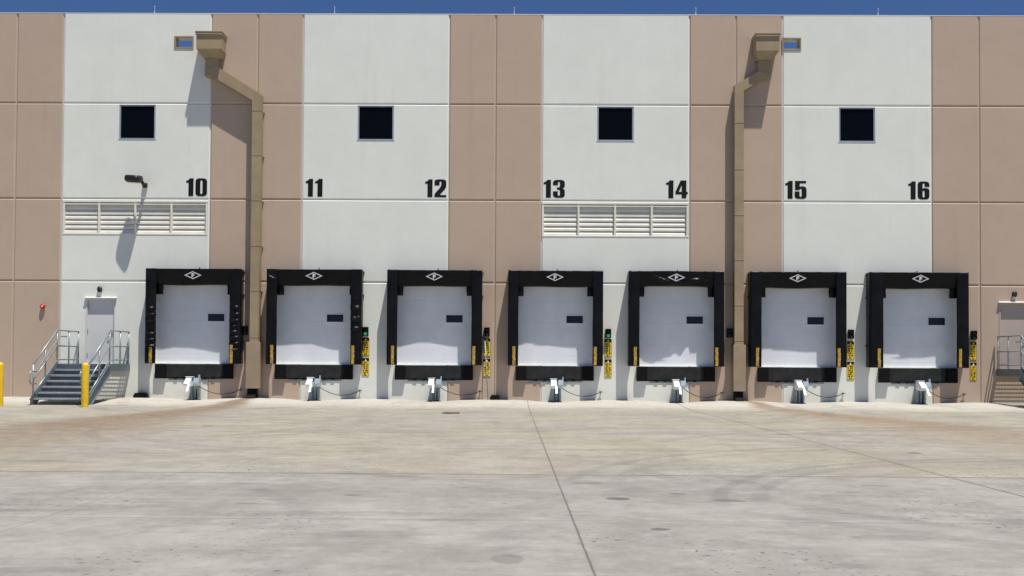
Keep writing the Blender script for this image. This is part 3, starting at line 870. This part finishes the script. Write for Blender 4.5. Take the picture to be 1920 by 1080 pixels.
# ------------------------------------------------------------------ ground
def ground_mat():
    m, nt, b = new_mat('yard_concrete'); T = NT(nt); co = T.coord(); x, y, z = T.xyz(co)
    n1 = T.noise(co, .22, 5, .6)
    n2 = T.noise(co, .9, 6, .62, off=(11, 3, 0))
    n3 = T.noise(co, 5.0, 6, .7, off=(2, 7, 0))
    n4 = T.noise(co, 60, 3, .6)
    sx = T.noise(co, .8, 6, .65, stretch=(.22, 1.5, 1), off=(4, 9, 0))      # wheel smear running along the docks
    sy = T.noise(co, .9, 6, .65, stretch=(1.6, .20, 1), off=(14, 1, 0))     # drive lanes towards the docks
    grey = T.mix(T.ramp(n2, .25, .75), (.210, .198, .178), (.290, .275, .250))
    warm = T.mix(T.ramp(n2, .25, .75), (.238, .216, .160), (.310, .288, .222))
    wob = T.m('MULTIPLY', T.m('SUBTRACT', n2, .5), .5)
    f_far = T.ramp(y, -22.9, -22.55)                                         # the newer pour starts at the joint
    lane = T.ramp(n1, .38, .62)
    c = T.mix(T.m('MULTIPLY', f_far, T.m('ADD', .25, T.m('MULTIPLY', lane, .7))), grey, warm)
    # pale washed strip along the wall
    yy = T.m('ADD', y, T.m('MULTIPLY', T.m('SUBTRACT', n1, .5), 3.0))
    pale = T.ramp(yy, -4.6, -1.6)
    c = T.mix(T.m('MULTIPLY', pale, .9), c, (.44, .415, .365))
    # rust-brown wash from the two downspouts
    def wash(x0, x1, yend, wdt, amt, col):
        t = T.m('DIVIDE', y, yend, clamp=True)
        cx_ = T.m('ADD', x0, T.m('MULTIPLY', t, x1-x0))
        cx_ = T.m('ADD', cx_, T.m('MULTIPLY', T.m('SUBTRACT', n1, .5), 1.6))
        d = T.m('ABSOLUTE', T.m('SUBTRACT', x, cx_))
        wd = T.m('ADD', .25, T.m('MULTIPLY', t, wdt))
        r = T.m('DIVIDE', d, wd)
        k = T.ramp(r, 1.25, .1)
        fade = T.ramp(y, yend*1.25, yend*.55)
        k = T.m('MULTIPLY', k, fade); k = T.m('MULTIPLY', k, T.ramp(n2, .15, .6, .55, 1.0))
        return T.m('MULTIPLY', k, amt), col
    for args in ((-8.8, -9.7, -18.0, 1.9, .95, (.165, .115, .075)), (-8.8, -8.8, -22.0, 3.0, .72, (.19, .138, .088)), (7.1, 9.6, -21.0, 2.4, .50, (.22, .155, .095)), (7.1, 10.2, -16.0, 1.7, .85, (.21, .148, .095))):
        k, col = wash(*args); c = T.mix(k, c, col)
    # broad grey smears
    dk = T.m('MULTIPLY', T.ramp(sx, .52, .70), .24); c = T.mix(dk, c, (.125, .120, .112))
    dk = T.m('MULTIPLY', T.ramp(sy, .53, .72), .24); c = T.mix(dk, c, (.14, .128, .112))
    lt = T.m('MULTIPLY', T.ramp(n3, .50, .70), .34); c = T.mix(lt, c, (.37, .358, .33))
    dk = T.m('MULTIPLY', T.ramp(n3, .50, .30), .30); c = T.mix(dk, c, (.12, .115, .108))
    n5 = T.noise(co, 2.4, 6, .7, off=(21, 4, 0))
    c = T.mix(T.m('MULTIPLY', T.ramp(n5, .52, .70), .28), c, (.36, .345, .315)); c = T.mix(T.m('MULTIPLY', T.ramp(n5, .48, .32), .20), c, (.135, .128, .118))
    dk = T.m('MULTIPLY', T.ramp(T.noise(co, .30, 6, .65, off=(31, 12, 0)), .52, .68), .20); c = T.mix(dk, c, (.135, .125, .112))
    sx2 = T.noise(co, 1.5, 5, .6, stretch=(.12, 2.4, 1), off=(3, 19, 0))
    dk = T.m('MULTIPLY', T.ramp(sx2, .57, .70), .20); c = T.mix(dk, c, (.115, .108, .10))
    sx3 = T.noise(co, 2.6, 4, .6, stretch=(.10, 2.0, 1), off=(8, 2, 0))
    lt = T.m('MULTIPLY', T.ramp(sx3, .54, .68), .22); c = T.mix(lt, c, (.37, .35, .315))
    # tyre arcs: thin rings, broken up by noise
    arcs = [(8.06, -26.0, 6.15, .10, .27), (8.06, -26.0, 5.74, .10, .24), (7.5, -24.5, 7.0, .11, .28), (7.5, -24.5, 6.5, .11, .20),
            (-10, -40, 19.0, .16, .28), (-10, -40, 18.4, .16, .24), (-4, -2, 13.0, .2, .28), (-4, -2, 12.35, .2, .25), (3, 3, 17.0, .22, .25), (3, 3, 16.2, .22, .25),
            (10.5, -21.0, 9.0, .14, .24), (10.5, -21.0, 8.3, .14, .2), (-1, -13, 7.5, .14, .24), (-1, -13, 6.9, .14, .2), (12, -34, 14.5, .2, .22), (12, -34, 13.8, .2, .22), (-7, -27.5, 5.2, .14, .22), (-2.5, -33, 4.1, .12, .25), (1.9, -31.2, 2.6, .10, .22), (-12, -12, 8.5, .2, .22), (-12, -12, 7.8, .2, .22), (14, -10, 9.5, .2, .2), (14, -10, 8.8, .2, .2)]
    for i, (ax, ay, ar, aw, am) in enumerate(arcs):
        dx = T.m('SUBTRACT', x, ax); dy = T.m('SUBTRACT', y, ay)
        r = T.m('SQRT', T.m('ADD', T.m('MULTIPLY', dx, dx), T.m('MULTIPLY', dy, dy)))
        d = T.m('ABSOLUTE', T.m('SUBTRACT', r, ar))
        k = T.ramp(d, aw*1.2, aw*.5)
        msk = T.ramp(T.noise(co, .35, 3, .6, off=(i*3.1, i*1.7, 0)), .42, .6) if i > 3 else T.m('MULTIPLY', T.ramp(x, ax-.3, ax-2.0), T.ramp(y, ay+.1, ay+1.2))
        k = T.m('MULTIPLY', T.m('MULTIPLY', k, msk), T.ramp(n5, .35, .6, .45, 1))
        c = T.mix(T.m('MULTIPLY', k, am), c, (.085, .082, .078))
    # oil spots and old patches
    spots = [(.97, -25.04, .125, .12, .62), (1.14, -27.05, .085, .08, .60), (2.06, -25.15, .17, .12, .45), (1.62, -24.6, .09, .05, .6), (-.09, -28.45, .12, .2, .30), (3.49, -24.35, .17, .06, .35),
             (3.98, -23.71, .2, .07, .35), (.75, -23.65, .2, .12, .22), (-1.7, -24.9, .10, .05, .4), (-3.0, -23.9, .22, .12, .25), (-2.6, -25.6, .12, .05, .35), (2.9, -27.4, .35, .16, .22), (-3.79, -25.47, .028, .028, .95),
             (6.04, -19.1, .12, .10, .85), (4.79, -18.6, .05, .05, .9), (-6.53, -13.2, .14, .14, .7), (-4.6, -26.2, .3, .1, .25), (4.2, -26.4, .3, .12, .2), (-.6, -26.6, .25, .1, .2), (5.6, -25.6, .35, .12, .25), (-1.2, -27.4, .5, .16, .18)]
    for (px, py, rx, ry, am) in spots:
        dx = T.m('DIVIDE', T.m('SUBTRACT', x, px), rx); dy = T.m('DIVIDE', T.m('SUBTRACT', y, py), ry)
        r = T.m('ADD', T.m('MULTIPLY', dx, dx), T.m('MULTIPLY', dy, dy))
        r = T.m('ADD', r, T.m('MULTIPLY', T.m('SUBTRACT', n3, .5), .9))
        c = T.mix(T.m('MULTIPLY', T.ramp(r, 1.15, .65), am), c, (.05, .045, .042))
    # specks of grit and chips
    sp = T.noise(co, 17, 1, .5, stretch=(1, .8, 1), off=(7, 7, 0))
    reg = T.ramp(T.noise(co, .5, 2, .5, off=(1, 5, 0)), .50, .66)
    c = T.mix(T.m('MULTIPLY', T.m('MULTIPLY', T.ramp(sp, .655, .70), reg), .8), c, (.09, .085, .08))
    # saw-cut joints
    def joint(v, pos, hw, am, wv=0.0):
        nonlocal c
        p = T.m('ADD', v, T.m('MULTIPLY', T.m('SUBTRACT', n3, .5), .02+wv))
        d = T.m('ABSOLUTE', T.m('SUBTRACT', p, pos))
        c = T.mix(T.m('MULTIPLY', T.ramp(d, hw*1.6, hw*.6), am), c, (.085, .078, .07))
        c = T.mix(T.m('MULTIPLY', T.ramp(d, hw*5, hw), am*.14), c, (.15, .14, .12))
    xs_ = T.m('SUBTRACT', x, T.m('MULTIPLY', y, -.0095))
    for px, am in ((-13.45, .3), (-8.75, .2), (-4.33, .30), (.2, .8), (4.95, .95), (9.6, .4), (14.2, .4)): joint(xs_, px, .0125 if px == 4.95 else .0075, am)
    for py, am in ((-22.75, .95), (-26.6, .30), (-30.4, .5)): joint(y, py, .02 if py == -22.75 else .014, am)
    for py, am in ((-18.8, .22), (-14.8, .22), (-10.9, .2), (-6.9, .22)): joint(y, py, .03, am)
    # a long hairline crack
    cr = T.m('ADD', T.m('ADD', T.m('MULTIPLY', x, .93), T.m('MULTIPLY', y, .37)), T.m('MULTIPLY', T.m('SUBTRACT', n2, .5), .9))
    fine = T.m('ADD', .86, T.m('MULTIPLY', n4, .28))
    c = T.mix(1.0, c, fine, 'MULTIPLY') if False else c
    h = T.nt.nodes.new('ShaderNodeHueSaturation'); T.link(c, h.inputs['Color']); T.link(fine, h.inputs['Value'])
    T.link(h.outputs[0], b.inputs['Base Color'])
    b.inputs['Roughness'].default_value = .85; b.inputs['Specular IOR Level'].default_value = .2
    T.bump(T.m('ADD', n4, T.m('MULTIPLY', n3, .8)), .12, .006, b)
    return m
gx = [-600, -200, -80, -40, -26] + [-20+i*.2 for i in range(201)] + [26, 40, 80, 200, 600]
gy = [-600, -200, -90, -60, -45, -36, -28, -20, -14, -10, -8, -7] + [-6+i*.2 for i in range(32)] + [1, 80, 300, 600]
gm = bmesh.new(); rows = []
for yv in gy: rows.append([gm.verts.new((xv, yv, gz(xv, yv))) for xv in gx])
for a, b in zip(rows, rows[1:]):
    for i in range(len(gx)-1):
        f = gm.faces.new((a[i], a[i+1], b[i+1], b[i])); f.smooth = True
me = bpy.data.meshes.new('ground'); gm.to_mesh(me); gm.free(); me.materials.append(ground_mat())
go = bpy.data.objects.new('ground', me); COL.objects.link(go); go['kind'] = 'structure'

# ------------------------------------------------------------------ light, sky, camera
SUN = Vector((.78, -1.0, 4.2)).normalized()                # direction towards the sun
elev = math.asin(SUN.z); az = math.atan2(SUN.x, SUN.y)
wd_ = bpy.data.worlds.new('World'); scene.world = wd_; wd_.use_nodes = True
nt = wd_.node_tree; bg = nt.nodes['Background']
sky = nt.nodes.new('ShaderNodeTexSky'); sky.sky_type = 'NISHITA'; sky.sun_disc = False
sky.sun_elevation = elev; sky.sun_rotation = az
sky.altitude = 2500; sky.air_density = .6; sky.dust_density = .0; sky.ozone_density = 10.0
nt.links.new(sky.outputs[0], bg.inputs[0]); bg.inputs[1].default_value = .08
sl = bpy.data.lights.new('sun', 'SUN'); sl.energy = 4.7; sl.angle = math.radians(.53); sl.color = (1.0, .96, .905)
so = bpy.data.objects.new('sun', sl); COL.objects.link(so)
so.rotation_euler = SUN.to_track_quat('Z', 'Y').to_euler(); so.location = SUN*60

cam = bpy.data.cameras.new('camera'); cob = bpy.data.objects.new('camera', cam); COL.objects.link(cob)
pitch, yaw, roll, sy = 2.34380276e-02, -8.62048109e-03, 5.78693430e-03, 92.7825
F_ = Vector((math.sin(yaw)*math.cos(pitch), math.cos(yaw)*math.cos(pitch), math.sin(pitch)))
R_ = Vector((math.cos(yaw), -math.sin(yaw), 0)); U_ = R_.cross(F_)
cr_, sr_ = math.cos(roll), math.sin(roll)
R2 = R_*cr_ + U_*sr_; U2 = -R_*sr_ + U_*cr_
mw = Matrix((( R2.x, U2.x, -F_.x, 0), (R2.y, U2.y, -F_.y, -36.0), (R2.z, U2.z, -F_.z, 1.22), (0, 0, 0, 1)))
cob.matrix_world = mw
cam.sensor_width = 36; cam.lens = 36*2052/1920; cam.shift_y = sy/1920
cam.clip_end = 3000; cam.clip_start = .1
scene.camera = cob
vs = scene.view_settings; vs.view_transform = 'Standard'; vs.look = 'None'; vs.gamma = 1; vs.exposure = .48; vs.use_curve_mapping = False
